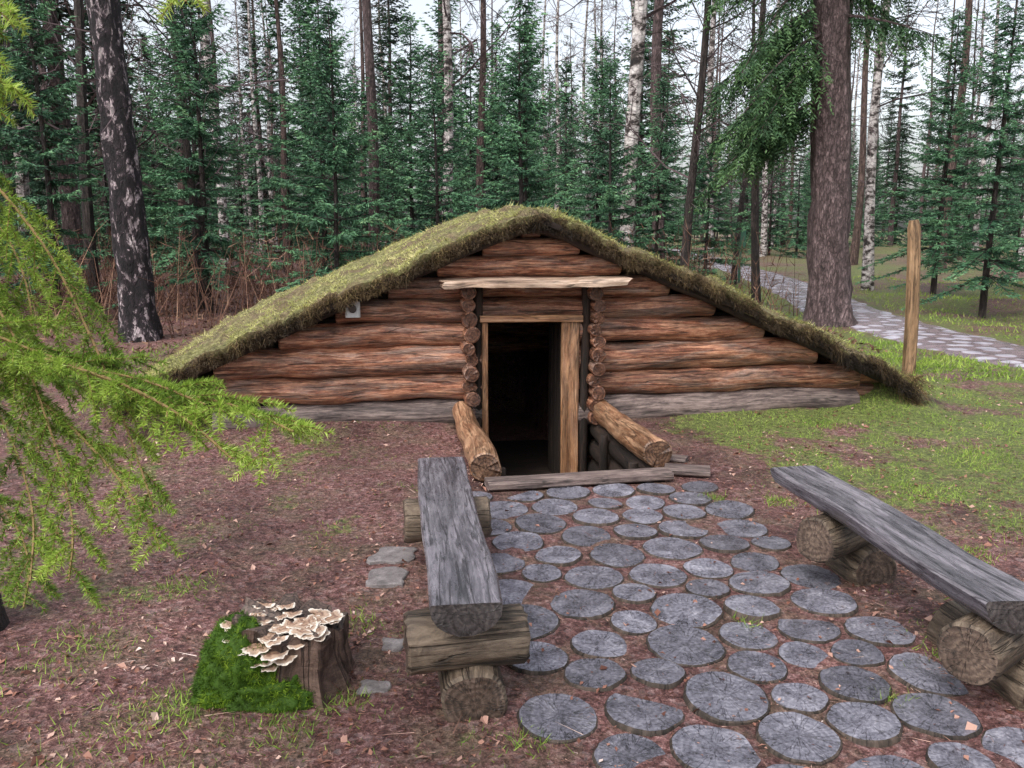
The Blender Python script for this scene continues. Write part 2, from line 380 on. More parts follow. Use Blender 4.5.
def gmask(x,y):
    lx,ly=w2l(x,y)
    n=noise.noise(V((x*.9,y*.9,3)))*.6+noise.noise(V((x*2.6,y*2.6,8)))*.5
    g=-.5
    if y<11:
        g=max(g, sst(.95,1.6,lx)*sst(-3.9,-1.8,ly)*.82*(1-.35*sst(5,9,x)) + n - .12)
        if lx>2.2: g=max(g,sst(2.2,3.2,lx)*.52+n)
        if lx<-.9: g=max(g, .15+n*.8)
    if y>=11 and x>3: g=max(g,.5+n*.7)
    if y>10 and x<3: g=max(g,.05+n*.8)
    pl=(1-sst(.75,.95,abs(lx))) if ly<-1.9 else 0
    return max(0,min(1,g))*(1-pl)
def axis_lines(a,b,fine,lim,gr=1.13):
    c=list(np.arange(a,b,fine)); s=fine;x=c[-1]
    while x<lim: s*=gr; x+=s; c.append(x)
    s=fine;x=a;pre=[]
    while x>-lim: s*=gr; x-=s; pre.append(x)
    return np.array(pre[::-1]+c)
xs=axis_lines(-3.6,4.6,.05,220); ys=axis_lines(1.4,8.6,.05,220)
nx,ny=len(xs),len(ys)
co=np.zeros((ny,nx,3),np.float32); gm=np.zeros((ny,nx),np.float32)
for j,y in enumerate(ys):
    for i,x in enumerate(xs):
        co[j,i]=(x,y,gh(x,y)); gm[j,i]=gmask(x,y)
idx=np.arange(nx*ny).reshape(ny,nx)
q=np.stack([idx[:-1,:-1],idx[:-1,1:],idx[1:,1:],idx[1:,:-1]],-1).reshape(-1,4)
me=bpy.data.meshes.new('ground'); me.vertices.add(nx*ny); me.vertices.foreach_set('co',co.ravel())
me.loops.add(q.size); me.loops.foreach_set('vertex_index',q.ravel().astype(np.int32))
me.polygons.add(len(q)); me.polygons.foreach_set('loop_start',np.arange(0,q.size,4,dtype=np.int32))
me.update(calc_edges=True); me.polygons.foreach_set('use_smooth',[True]*len(q))
a=me.attributes.new('grass','FLOAT','POINT'); a.data.foreach_set('value',gm.ravel())
me.materials.append(M['ground']); link(bpy.data.objects.new('ground',me))

def catmull(P,n=14):
    out=[]
    Q=[P[0]]+P+[P[-1]]
    for i in range(1,len(Q)-2):
        p0,p1,p2,p3=[np.array(Q[k],float) for k in (i-1,i,i+1,i+2)]
        for t in np.linspace(0,1,n,endpoint=False):
            out.append(.5*((2*p1)+(-p0+p2)*t+(2*p0-5*p1+4*p2-p3)*t*t+(-p0+3*p1-3*p2+p3)*t**3))
    out.append(np.array(P[-1],float)); return out
B=Bd(); cp=catmull(PATH)
W=9
for i,p in enumerate(cp):
    t=cp[min(i+1,len(cp)-1)]-cp[max(i-1,0)]; t/=np.linalg.norm(t); s=np.array([t[1],-t[0]])
    for k in range(W):
        f=(k/(W-1)*2-1); wd=PW+.2*noise.noise(V((i*.8,f*2,0))); p2=p+s*f*wd
        B.v.append((p2[0],p2[1],gh(p2[0],p2[1])+.03-.045*abs(f)**6))
for i in range(len(cp)-1):
    for k in range(W-1):
        a0=i*W+k; B.face((a0,a0+1,a0+W+1,a0+W),[(0,0)]*4,0,.5)
B.build('forest_path',[M['path']])

# ------------------------------------------------------------ cabin
cab=empty('log_dugout_cabin',(CX,CY,0),YAW)
HR=1.79; SL=.432
def rz(x): return HR-SL*(math.sqrt(x*x+.02)-.14)
XL,XR=-3.24,3.42
B=Bd()
zb=[-.04,.20,.42,.66,.86,1.05,1.23,1.40,1.55,1.68]
for i in range(len(zb)-1):
    zc=(zb[i]+zb[i+1])/2; r=(zb[i+1]-zb[i])/2*1.045
    xe=(HR-.12-zc-.02)/SL; xl=max(-xe,-2.6); xr=min(xe,3.0)
    mi=2 if i==0 else 0
    dy=lambda: R.uniform(-.018,.018)
    if zb[i+1]<1.0:
        log(B,(xl,dy(),zc),(-.4,dy(),zc+R.uniform(-.012,.012)),r*R.uniform(.97,1.08),r*R.uniform(.95,1.05),mi,1,.10,26,.02,step=.06,lf=3.2)
        log(B,(.4,dy(),zc),(xr,dy(),zc+R.uniform(-.012,.012)),r*R.uniform(.97,1.06),r*R.uniform(.95,1.05),mi,1,.10,26,.02,step=.06,lf=3.2)
    else:
        log(B,(xl,dy(),zc),(xr,dy(),zc),r,r,mi,1,.10,26,.02,var=.2 if i==5 else None,step=.06,lf=3.2)
log(B,(2.5,-.02,.34),(3.25,.02,.30),.085,.07,0,1,.12)
log(B,(2.6,.02,.15),(3.3,.05,.12),.1,.09,0,1,.12)
B.build('front_wall_logs',[M['wall'],M['wallend'],M['greylog']],cab)
B=Bd()
for sx in (-1,1):
    z=-.02
    while z<1.12:
        r=R.uniform(.048,.066)
        x=sx*.53+R.uniform(-.018,.018)
        log(B,(x,-.24+R.uniform(-.03,.03),z+r),(x+R.uniform(-.01,.01),.12,z+r),r,r,0,1,.1,16,.004,R.uniform(.0,.6),cj=.02,lf=4)
        z+=2*r*.94
    log(B,(sx*.455,-.10,-.6),(sx*.455,-.10,1.16),.04,.04,2,1,.1,12)  # near-black posts stand in for the shaded gap beside the frame
B.build('doorway_log_ends',[M['wall'],M['wallend'],M['darklog']],cab)
B=Bd()
plank(B,(-.40,-.10,-.6),(-.40,-.10,.86),.05,.10,up=(0,1,0),var=.5)
plank(B,(.325,-.12,-.6),(.325,-.12,.86),.15,.05,up=(0,1,0),var=.9)
plank(B,(-.44,-.12,.895),(.42,-.12,.885),.12,.055,var=.75)
B.build('door_frame',[M['frame'],M['frame']],cab)
B=Bd()
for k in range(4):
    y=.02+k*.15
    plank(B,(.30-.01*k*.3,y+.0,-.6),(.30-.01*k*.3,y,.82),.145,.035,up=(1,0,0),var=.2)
B.build('door_leaf',[M['darklog'],M['darklog']],cab)  # blackness of the unlit interior put into the leaf's colour
B=Bd()
sec=[(.21,-.03),(.215,0),(.2,.03),(.1,.036),(0,.03),(-.1,.034),(-.2,.025),(-.21,-.005),(-.19,-.03),(0,-.034)]
pts=seg((-.76,-.22,1.185),(.74,-.22,1.20),.08,.012)
loft(B,pts,[.9 if i in (0,len(pts)-1) else .97+.06*math.sin(i*1.7) for i in range(len(pts))],sec,(0,0,1),0,0,.14,.95,capjit=.05)
B.build('lintel_shelf',[M['shelf'],M['shelf']],cab)
B=Bd()
for sx in (-1,1):
    y0=-1.74 if sx<0 else -1.62
    log(B,(sx*.60,y0,.095),(sx*.585,-.02,.10),.105,.085,0,1,.11,24,.016,.9,cj=.02,lf=3.5)
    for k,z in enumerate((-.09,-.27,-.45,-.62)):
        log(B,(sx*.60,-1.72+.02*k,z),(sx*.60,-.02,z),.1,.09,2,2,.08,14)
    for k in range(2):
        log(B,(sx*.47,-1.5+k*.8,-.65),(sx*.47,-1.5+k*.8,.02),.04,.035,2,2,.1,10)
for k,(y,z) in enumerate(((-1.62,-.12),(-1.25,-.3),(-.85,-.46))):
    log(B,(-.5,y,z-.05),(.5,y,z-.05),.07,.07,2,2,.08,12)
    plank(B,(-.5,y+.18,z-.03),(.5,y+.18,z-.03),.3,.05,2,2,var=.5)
plank(B,(-.6,.85,-.62),(.6,.85,-.62),1.6,.03,2,2,var=.0)  # dark floor sheet inside the doorway; interior shade put into its colour
B.build('entry_retaining_logs',[M['entry'],M['entryend'],M['darklog']],cab)
B=Bd()
plank(B,(-.62,-1.93,.045),(.60,-1.87,.04),.15,.05,0,0,.06,var=.9,c=.01)
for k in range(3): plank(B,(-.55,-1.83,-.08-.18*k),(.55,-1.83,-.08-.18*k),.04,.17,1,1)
plank(B,(.62,-1.72,.03),(.90,-1.83,.03),.16,.04,0,0,.1,var=.6,c=.01)
plank(B,(.66,-1.38,.02),(.86,-1.5,.02),.12,.03,0,0,.1,var=.4,c=.01)
B.build('entry_sill_board',[M['greylog'],M['darklog']],cab)
B=Bd()
for x in (-2.5,2.95):
    z=0
    while z<rz(x)-.15:
        log(B,(x,-.05,z+.08),(x,4.1,z+.08),.1,.1,0,1,.05,12); z+=.17
for i in range(len(zb)-1):
    zc=(zb[i]+zb[i+1])/2; r=(zb[i+1]-zb[i])/2*1.1
    xe=(HR-.12-zc)/SL
    log(B,(max(-xe,-2.55),4.1,zc),(min(xe,3.),4.1,zc),r,r,0,1,.05,12)
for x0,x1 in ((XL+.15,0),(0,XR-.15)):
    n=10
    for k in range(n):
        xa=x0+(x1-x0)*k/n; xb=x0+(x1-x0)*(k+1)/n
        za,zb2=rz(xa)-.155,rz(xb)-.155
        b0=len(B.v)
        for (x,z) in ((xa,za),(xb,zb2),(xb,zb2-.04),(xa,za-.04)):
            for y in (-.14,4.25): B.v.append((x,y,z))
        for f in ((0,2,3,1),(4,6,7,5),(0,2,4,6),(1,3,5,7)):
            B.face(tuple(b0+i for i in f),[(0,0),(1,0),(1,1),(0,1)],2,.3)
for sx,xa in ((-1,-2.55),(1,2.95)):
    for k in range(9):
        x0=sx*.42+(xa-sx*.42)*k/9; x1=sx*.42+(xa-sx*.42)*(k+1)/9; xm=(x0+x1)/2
        plank(B,(xm,.10,-.05),(xm,.10,rz(max(abs(x0),abs(x1)))-.17),abs(x1-x0)+.01,.03,2,2,0,up=(0,1,0),var=.1)  # dark boards behind front wall logs; shade of the gaps in their colour
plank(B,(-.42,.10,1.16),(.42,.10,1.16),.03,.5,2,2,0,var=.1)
B.build('side_and_back_walls',[M['wall'],M['wallend'],M['darklog']],cab,recalc=False)
B=Bd()
for x0,x1 in ((XL+.12,.03),(-.03,XR-.1)):
    pts=[(x0+(x1-x0)*i/24,-.16,rz(x0+(x1-x0)*i/24)-.17+.012*noise.noise(V((i*.3,x0,0)))) for i in range(25)]
    loft(B,pts,1,circ(.04,10),(0,1,0),2,2,.25,.9)
    pts=[(x0+(x1-x0)*i/24,-.24,rz(x0+(x1-x0)*i/24)-.125+.02*noise.noise(V((i*.4,x0,3)))) for i in range(25)]
    loft(B,pts,1,rect(.05,.05),(0,1,0),2,2,.3)
B.build('roof_verge_poles',[M['wall'],M['wallend'],M['darklog']],cab)
# sod
Y0,Y1=-.30,4.35
def front(x): return Y0+.08*noise.noise(V((x*3,0,0)))+.07*noise.noise(V((x*9,2,0)))
def ztop(x,y):
    e=sst(0,.22,y-front(x)); ex=sst(0,.25,x-XL)*sst(0,.4,XR-x)
    return rz(x)-.045+.06*noise.noise(V((x*2.2,y*2.2,0)))+.05*noise.noise(V((x*6,y*6,2)))+.024*noise.noise(V((x*17,y*17,2)))+.03*e-.08*(1-ex)
B=Bd(); nxr,nyr=190,60
for i in range(nxr+1):
    x=XL+(XR-XL)*i/nxr
    for j in range(nyr+1):
        f0=front(x); y=f0+(Y1-f0)*(j/nyr)**1.25
        B.v.append((x,y,ztop(x,y)))
for i in range(nxr):
    for j in range(nyr):
        a0=i*(nyr+1)+j; B.face((a0,a0+nyr+1,a0+nyr+2,a0+1),[(0,0)]*4,0,.5)
bb=len(B.v)
for i in range(nxr+1):
    x=XL+(XR-XL)*i/nxr; f0=front(x)
    B.v.append((x,f0-.0,ztop(x,f0)-.04-.03*noise.noise(V((x*5,8,0))))); B.v.append((x,f0+.09,rz(x)-.15)); B.v.append((x,Y1,rz(x)-.15))
for i in range(nxr):
    t0=i*(nyr+1);t1=t0+nyr+1;c0=bb+i*3;c1=c0+3
    for f in ((t0,t1,c1,c0),(c0,c1,c1+1,c0+1),(c0+1,c1+1,c1+2,c0+2),(t0+nyr,t1+nyr,c1+2,c0+2)): B.face(f,[(0,0)]*4,0,.5)
for i in (0,nxr):
    c=bb+i*3; B.face(tuple([c,c+1,c+2]+[i*(nyr+1)+j for j in range(nyr,-1,-1)]),[(0,0)]*(nyr+4),0,.5)
B.build('roof_sod',[M['sod']],cab,recalc=True,sharp=60)
rs=np.random.RandomState(3)
N=84000
x=rs.uniform(XL,XR,N); yy=Y0+.02+(Y1-Y0)*rs.uniform(0,1,N)**1.7
cl=np.array([noise.noise(V((a_*2.5,b_*2.5,5)))+.8*noise.noise(V((a_*8,b_*8,5))) for a_,b_ in zip(x,yy)])
kp=(cl+rs.normal(size=N)*.15)>-.16
x=x[kp];yy=yy[kp];cl=cl[kp];N=len(x)
P=np.array([(a_,max(b_,front(a_)+.01),ztop(a_,max(b_,front(a_)+.01))-.006) for a_,b_ in zip(x,yy)])
D=rs.normal(size=(N,3))*np.array([.75,.75,.25])+np.array([0,-.1,.55]); D[:,0]+=np.sign(x)*.25
L=rs.uniform(.010,.034,N)*(1+1.2*rs.rand(N)**6)*(1+.9*np.clip(cl,0,1))
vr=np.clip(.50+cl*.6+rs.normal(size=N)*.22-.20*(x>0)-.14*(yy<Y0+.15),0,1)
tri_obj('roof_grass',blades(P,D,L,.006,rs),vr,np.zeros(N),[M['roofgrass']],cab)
N=32000
x=rs.uniform(XL-.02,XR+.03,N)
z=np.array([ztop(a_,front(a_)+.02) for a_ in x])-rs.uniform(0,.12,N)
y=np.array([front(a_) for a_ in x])+rs.uniform(-.02,.05,N)
P=np.stack([x,y,z],1); D=rs.normal(size=(N,3))*.6+np.array([0,-.5,-.2]); D[:,2]-=(rs.rand(N)<.45)*1.1
cl=np.array([noise.noise(V((a_*7,1,5)))+.5*noise.noise(V((a_*17,4,5))) for a_ in x])
L=rs.uniform(.015,.05,N)*(1+2.2*np.maximum(cl,0))
big=x>2.4; L[big]*=1.6
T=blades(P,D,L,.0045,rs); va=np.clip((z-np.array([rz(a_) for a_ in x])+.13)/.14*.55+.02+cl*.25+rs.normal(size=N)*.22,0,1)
n2=12000
ex=np.where(rs.rand(n2)<.65,XR,XL); ey=Y0+rs.rand(n2)**1.5*4.2
P2=np.stack([ex+rs.normal(size=n2)*.07,ey,np.array([rz(a_) for a_ in ex])-.03-rs.rand(n2)*.27],1)
D2=rs.normal(size=(n2,3))*.5+np.stack([np.sign(ex)*.7,np.zeros(n2),-.6*np.ones(n2)],1)
T2=blades(P2,D2,rs.uniform(.04,.13,n2),.006,rs)
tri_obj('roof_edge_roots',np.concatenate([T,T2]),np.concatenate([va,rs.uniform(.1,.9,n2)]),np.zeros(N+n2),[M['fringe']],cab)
B=Bd()
plank(B,(-1.46,-.19,.93),(-1.46,-.19,1.06),.115,.09,0,0,0,up=(0,1,0),var=1,c=.012)
loft(B,[(-1.46,-.23,1.0),(-1.46,-.245,1.0),(-1.46,-.25,1.0)],[1,1,.8],circ(.032,16),(0,0,1),1,1,0,.5)
plank(B,(-1.46,-.13,.97),(-1.46,-.13,1.03),.05,.1,0,0,0,up=(0,1,0),var=.5)
B.build('wall_utility_box',[M['greybox'],M['lens']],cab)  # small grey utility box on the wall with a dark round spot

# ------------------------------------------------------------ paving
pk=[]
row=0;y=-2.08
while y>-7.6:
    off=(row%2)*.135
    xx=-.66+off
    while xx<.74:
        pk.append([xx+R.uniform(-.03,.03),y+R.uniform(-.03,.03),R.choice([.105,.125,.135,.145,.15,.16])]); xx+=.275
    y-=.238; row+=1
for it in range(160):
    for i in range(len(pk)):
        for j in range(i+1,len(pk)):
            a_,b_=pk[i],pk[j]
            if abs(a_[1]-b_[1])>.35: continue
            dx,dy=b_[0]-a_[0],b_[1]-a_[1]; d=math.hypot(dx,dy)+1e-6; m_=a_[2]+b_[2]+.004-d
            if m_>0:
                ux,uy=dx/d*m_*.5,dy/d*m_*.5
                a_[0]-=ux;a_[1]-=uy;b_[0]+=ux;b_[1]+=uy
    for p in pk:
        p[0]=max(-.70,min(.74,p[0])); p[1]=min(-2.07,p[1])
        p[1]=max(-7.9,p[1])
for i,p in enumerate(pk):
    for j,o in enumerate(pk):
        if i!=j:
            d=math.hypot(p[0]-o[0],p[1]-o[1])
            if d<p[2]+o[2]: 
                k=(d-.003)/(p[2]+o[2]); p[2]*=k; o[2]*=k
B=Bd()
for (x,y,r) in pk:
    if r<.055: continue
    X,Y=l2w(x,y); z=gh(X,Y); sd=R.random()*90
    sec=[]
    el=R.uniform(.95,1.02)
    for k in range(32):
        t=2*math.pi*k/32; rr=r*(.985+.08*noise.noise(V((math.cos(t)*1.3+sd,math.sin(t)*1.3,0)))+.04*noise.noise(V((math.cos(t)*5+sd,math.sin(t)*5,0))))
        sec.append((rr*math.cos(t)*el,rr*math.sin(t)))
    tx,ty=R.uniform(-.03,.03),R.uniform(-.03,.03); h=R.uniform(-.002,.009)
    loft(B,[(X,Y,z-.05),(X+tx*.05,Y+ty*.05,z+h),(X+tx*.06,Y+ty*.06,z+h+.006)],[1,1,.95],sec,(0,1,0),1,0,0,R.uniform(.15,1))
B.build('log_slice_paving',[M['disc'],M['discside']],sharp=50)

# ------------------------------------------------------------ benches
def bench(x0,y0,x1,y1,xoff=0,hl=.2,skew=.0,bx=.03):
    e=empty('log_bench',(x0,y0,0),math.atan2(y1-y0,x1-x0)-math.pi/2)
    Ln=math.hypot(x1-x0,y1-y0)
    B=Bd()
    pts=seg((0,0,.375),(.0,Ln,.375),.07,.010)
    loft(B,pts,1,halfsec(.25,.115),(0,0,1),0,1,.04,.9,capjit=.012)
    B.build('seat',[M['seat'],M['seatend']],e,sharp=35)
    for k,yy in enumerate((.14,Ln-.42)):
        B=Bd()
        log(B,(xoff-hl,yy-skew,.235),(xoff+hl+.02,yy+.02+skew,.235),.108,.1,0,1,.08,24,.008,.8,cj=.015,lf=4)
        B.build('cross_log_%d'%(k+1),[M['benchlog'],M['benchend']],e)
        B=Bd()
        log(B,(bx,yy-.11,.055),(bx,yy+.42,.05),.118,.11,0,1,.08,24,.008,.65,cj=.015,lf=4)
        B.build('base_log_%d'%(k+1),[M['benchlog'],M['benchend']],e)
bench(-.150,2.60,-.385,4.38)
bench(1.68,2.62,1.45,4.22,.04,.19,.11,.17)

# ------------------------------------------------------------ stump with moss and fungi
sx,sy=-.84,2.88
st=empty('mossy_tree_stump',(sx,sy,0))
B=Bd()
pts=[];sc=[]
for i in range(16):
    t=i/15; pts.append((.03*t,.0,-.05+.29*t)); sc.append(1+.5*(1-t)**2.5)
sec=[]
for k in range(64):
    t=2*math.pi*k/64; rr=.168*(1+.13*noise.noise(V((math.cos(t)*2,math.sin(t)*2,5)))+.16*abs(noise.noise(V((math.cos(t)*6,math.sin(t)*6,1))))); sec.append((rr*math.cos(t)*1.12,rr*math.sin(t)))
loft(B,pts,sc,sec,(0,1,0),0,1,.14,.6,lf=6,capjit=.05)
B.build('stump_wood',[M['stump'],M['stumptop']],st)
def lumps(c,s,seed,amp=.28):
    bm=bmesh.new(); bmesh.ops.create_icosphere(bm,subdivisions=5,radius=1)
    for v in bm.verts:
        d=v.co.copy(); k=1+amp*noise.noise(d*1.8+V((seed,0,0)))+amp*.7*noise.noise(d*4.5+V((seed,3,0)))+.06*noise.noise(d*14)
        v.co=V((d.x*s[0]*k+c[0],d.y*s[1]*k+c[1],d.z*s[2]*k+c[2]))
    bm.normal_update(); return bm
rs=np.random.RandomState(11)
TT=[];VV=[]
me=bpy.data.meshes.new('moss_cushion')
bmj=bmesh.new()
for c,s,sd in (((-.10,-.10,.11),(.125,.11,.15),1),((-.17,-.03,.09),(.10,.13,.15),4),((-.02,-.14,.03),(.15,.09,.09),7),((-.06,-.13,.13),(.10,.08,.1),9),((-.19,-.10,.03),(.09,.10,.09),14)):
    b=lumps(c,s,sd); tmp=bpy.data.meshes.new('t'); b.to_mesh(tmp); bmj.from_mesh(tmp)
    vs=list(b.verts); ids=rs.randint(0,len(vs),8000)
    P=np.array([vs[i].co for i in ids])+rs.normal(size=(8000,3))*.003; Nn=np.array([vs[i].normal for i in ids])
    keep=P[:,2]>-.01; P=P[keep];Nn=Nn[keep]
    D=Nn+rs.normal(size=P.shape)*.6
    TT.append(blades(P,D,rs.uniform(.006,.024,len(P)),.0032,rs)); 
    nv=np.array([noise.noise(V(tuple(p*14))) for p in P]); VV.append(np.clip(.45+nv*1.1+rs.normal(size=len(P))*.2,0,1))
bmj.to_mesh(me); me.materials.append(M['moss']); me.polygons.foreach_set('use_smooth',[True]*len(me.polygons))
a=me.attributes.new('var','FLOAT','FACE'); a.data.foreach_set('value',[.2]*len(me.polygons))
link(bpy.data.objects.new('moss_cushion',me),st)
T=np.concatenate(TT); tri_obj('moss_leaves',T,np.concatenate(VV),np.zeros(len(T)),[M['moss']],st)
B=Bd()
def fungus(c,r,az,tilt):
    n=28;rg=6;sd=R.random()*60; b0=len(B.v)
    Mx=Matrix.Translation(V(c))@Matrix.Rotation(az,4,'Z')@Matrix.Rotation(tilt,4,'X')
    for lay in (0,1):
        for i in range(rg+1):
            f=i/rg
            for k in range(n):
                t=math.pi*(k/(n-1))*1.3-math.pi*.15
                rr=r*f*(1+.3*noise.noise(V((math.cos(t)*1.7+sd,math.sin(t)*1.7,0)))+.16*noise.noise(V((math.cos(t)*5+sd,math.sin(t)*5,0))))
                z=.003*(1-f)+.004*f*f*noise.noise(V((t*2.5+sd,f,0)))*3*(r/.05)
                z-= lay*(.005*(1-f**3)+.001)
                q=Mx@V((rr*math.cos(t),-rr*math.sin(t),z)); B.v.append(tuple(q))
    for lay in (0,1):
        o=b0+lay*(rg+1)*n
        for i in range(rg):
            for k in range(n-1):
                a0=o+i*n+k
                B.face((a0,a0+1,a0+n+1,a0+n),[(i/rg,0.),(i/rg,0.),((i+1)/rg,0.),((i+1)/rg,0.)],0,.5)
    for k in range(n-1):
        a0=b0+rg*n+k; c0=a0+(rg+1)*n; B.face((a0,a0+1,c0+1,c0),[(1,0)]*4,0,.5)
for k in range(34):
    a_=R.uniform(-math.pi*1.08,math.pi*.12); rr=R.uniform(.08,.165)
    fungus((.03+rr*1.12*math.cos(a_),rr*math.sin(a_)+.01,.243+R.uniform(-.004,.014)),R.uniform(.026,.052),a_+math.pi/2+R.uniform(-.6,.6),R.uniform(-.05,.12))
for k in range(13):
    fungus((R.uniform(-.12,.17),R.uniform(-.08,.13),.25+R.uniform(-.004,.010)),R.uniform(.022,.042),R.uniform(-1.2,1.2),R.uniform(-.04,.14))
for (fx,fy,fz,r_) in [(-.04,-.155,.225,.055),(.02,-.165,.205,.055),(-.09,-.15,.215,.045),(.05,-.16,.185,.045),(-.02,-.17,.18,.05),(.0,-.172,.155,.035),(-.13,-.10,.235,.05),(-.16,-.04,.245,.045),(.09,-.13,.225,.04)]:
    fungus((fx,fy,fz),r_,R.uniform(-.4,.4),R.uniform(.05,.25))
B.build('bracket_fungi',[M['fungus']],st,sharp=60)

# ------------------------------------------------------------ post, sign, stones
B=Bd()
loft(B,[(4.50,9.5,-.2),(4.48,9.5,.6),(4.45,9.5,1.2),(4.42,9.5,1.62),(4.41,9.5,1.70)],[1,1,.97,.95,.7],rect(.125,.11,.02),(0,1,0),0,0,.03,.9)
B.build('wooden_post',[M['post'],M['post']])
e=empty('trail_sign',(6.5,24.5,0)); 
B=Bd(); log(B,(0,0,-.1),(0,0,1.4),.04,.04,0,0); B.build('pole',[M['green']],e)
B=Bd(); plank(B,(0,-.06,1.0),(0,-.06,1.5),.25,.03,0,0,up=(0,1,0)); B.build('panel',[M['green']],e)
def stone(x,y,s,h):
    B=Bd(); sd=R.random()*50; sec=[]
    for k in range(22):
        t=2*math.pi*k/22; rr=s*(1+.45*noise.noise(V((math.cos(t)+sd,math.sin(t),0)))+.15*noise.noise(V((math.cos(t)*4+sd,math.sin(t)*4,0)))); 
        sec.append((rr*max(-.8,min(.8,math.cos(t)))*1.15,rr*max(-.75,min(.75,math.sin(t)))))
    z=gh(x,y); loft(B,[(x,y,z-.03),(x,y,z+h),(x,y,z+h+.004)],[1,.97,.9],sec,(0,1,0),0,0,.05,.5)
    B.build('flat_stone',[M['stone'],M['stone']])
for a_ in ((-.60,3.80,.13,.012),(-.60,4.08,.13,.01),(-.47,3.15,.06,.008),(-.5,2.84,.06,.002)):
    stone(*a_)

# ------------------------------------------------------------ ground cover
rs=np.random.RandomState(21)
def scatter(n,near=1.6,far=9.5,half=.78):
    y=near+(far-near)*rs.rand(n)**1.35; x=(rs.rand(n)*2-1)*(half*y+.6); return x,y
def leafmesh(n):
    x,y=scatter(n); va=[]; T=[]
    for X,Y in zip(x,y):
        lx,ly=w2l(X,Y)
        if abs(lx)<.55 and ly>-1.95: continue
        if ly>-.15 and -2.7<lx<3.2: continue
        inp=abs(lx)<.8 and ly<-1.95
        if inp and rs.rand()<.8: continue
        if noise.noise(V((X*1.3,Y*1.3,6)))+rs.normal()*.35<-.1: continue
        z=gh(X,Y)+.004+(.012 if inp else 0)
        s=rs.uniform(.004,.015)*(1 if rs.rand()<.88 else 1.7); az=rs.rand()*6.28; c,s_=math.cos(az),math.sin(az)
        u=np.array([c,s_,rs.normal()*.3]); w=np.array([-s_,c,rs.normal()*.4])*rs.uniform(.35,.8)
        p=np.array([X,Y,z]); up=np.array([0,0,s*rs.uniform(-.1,.6)])
        a_,b_,c_,d_=p-u*s, p-w*s+up, p+u*s, p+w*s+up
        T+= [np.stack([a_,b_,c_]),np.stack([a_,c_,d_])]; v_=rs.rand()**1.1; va+=[v_,v_]
    return np.array(T),va
T,va=leafmesh(22000)
n=42000; x,y=scatter(n,1.6,6.5)
lxy=np.array([w2l(a_,b_) for a_,b_ in zip(x,y)])
keep=~((np.abs(lxy[:,0])<.78)&(lxy[:,1]<-1.9)&(rs.rand(n)<.7))&~((np.abs(lxy[:,0])<.6)&(lxy[:,1]>-1.95))
x=x[keep];y=y[keep];n=len(x)
P=np.array([(a_,b_,gh(a_,b_)+.005) for a_,b_ in zip(x,y)]); 
D=rs.normal(size=(n,3))*np.array([1,1,.18]); 
T2=blades(P,D,np.where(rs.rand(n)<.04,rs.uniform(.05,.14,n),rs.uniform(.010,.032,n)),.0024,rs)
tri_obj('leaf_litter',np.concatenate([T,T2]),np.concatenate([va,rs.uniform(.0,1,n)]),np.zeros(len(T)+n),[M['litter']])
PX=[]
n=150000
y=2.2+(9.8)*rs.rand(n)**.9; x=(rs.rand(n)*2-1)*(.75*y+.5); r2=rs.rand(n)
for X,Y,q_ in zip(x,y,r2):
    lx,ly=w2l(X,Y)
    if -2.75<lx<3.4 and ly>-.12: continue
    if abs(lx)<.75 and ly>-2: continue
    g=gmask(X,Y)
    if g<.12 or q_>g*1.1: continue
    if noise.noise(V((X*6,Y*6,2)))<-.12: continue
    if X>3 and Y>3 and pathd(X,Y)<PW+.03: continue
    PX.append((X,Y,gh(X,Y)-.003,g))
for _ in range(14000):
    X,Y=R.uniform(5,16),R.uniform(9,26)
    if pathd(X,Y)<PW: continue
    PX.append((X,Y,gh(X,Y)-.003,.8))
PX=np.array(PX); n=len(PX)
D=rs.normal(size=(n,3))*np.array([.6,.6,.2])+np.array([0,0,.8])
far=PX[:,1]>9
L=rs.uniform(.012,.042,n)*(.6+.7*PX[:,3]); L[far]*=2.2; Wd=np.where(far,.014,.0048)
T=blades(PX[:,:3],D,L,Wd,rs)
tri_obj('ground_grass',T,np.clip(PX[:,3]*.5+rs.uniform(0,.6,n),0,1),np.zeros(n),[M['grass']])
TT=[];VV=[]
for (X,Y,r_,k) in [(1.95,4.9,.12,260),(1.62,4.95,.08,160),(1.0,3.35,.05,60),(2.3,4.1,.13,260),(2.6,5.2,.2,420),(1.72,3.05,.1,160),(-1.5,3.7,.1,160),(-1.7,3.1,.15,260),(-1.15,2.7,.12,300),(-.75,2.55,.1,200),(-.6,2.75,.08,120),(3.4,6.0,.25,500),(2.0,2.6,.12,200),(.05,2.5,.06,80),(-1.9,2.7,.15,200),(-.63,3.35,.07,90),(1.25,5.0,.07,120),(2.9,4.4,.2,300),(2.1,3.6,.1,160),(1.35,2.75,.05,60),(3.3,7.4,.2,400),(2.6,6.9,.15,300),(-1.3,2.5,.2,200)]:
    p=rs.normal(size=(k,2))*r_*.7
    P=np.array([(X+a_,Y+b_,gh(X+a_,Y+b_)) for a_,b_ in p]); D=rs.normal(size=(k,3))*np.array([.6,.6,.1])+np.array([0,0,.8])
    TT.append(blades(P,D,rs.uniform(.015,.055,k),.004,rs)); VV.append(rs.uniform(.2,.9,k))
T=np.concatenate(TT); tri_obj('grass_tufts',T,np.concatenate(VV),np.zeros(len(T)),[M['grass']])

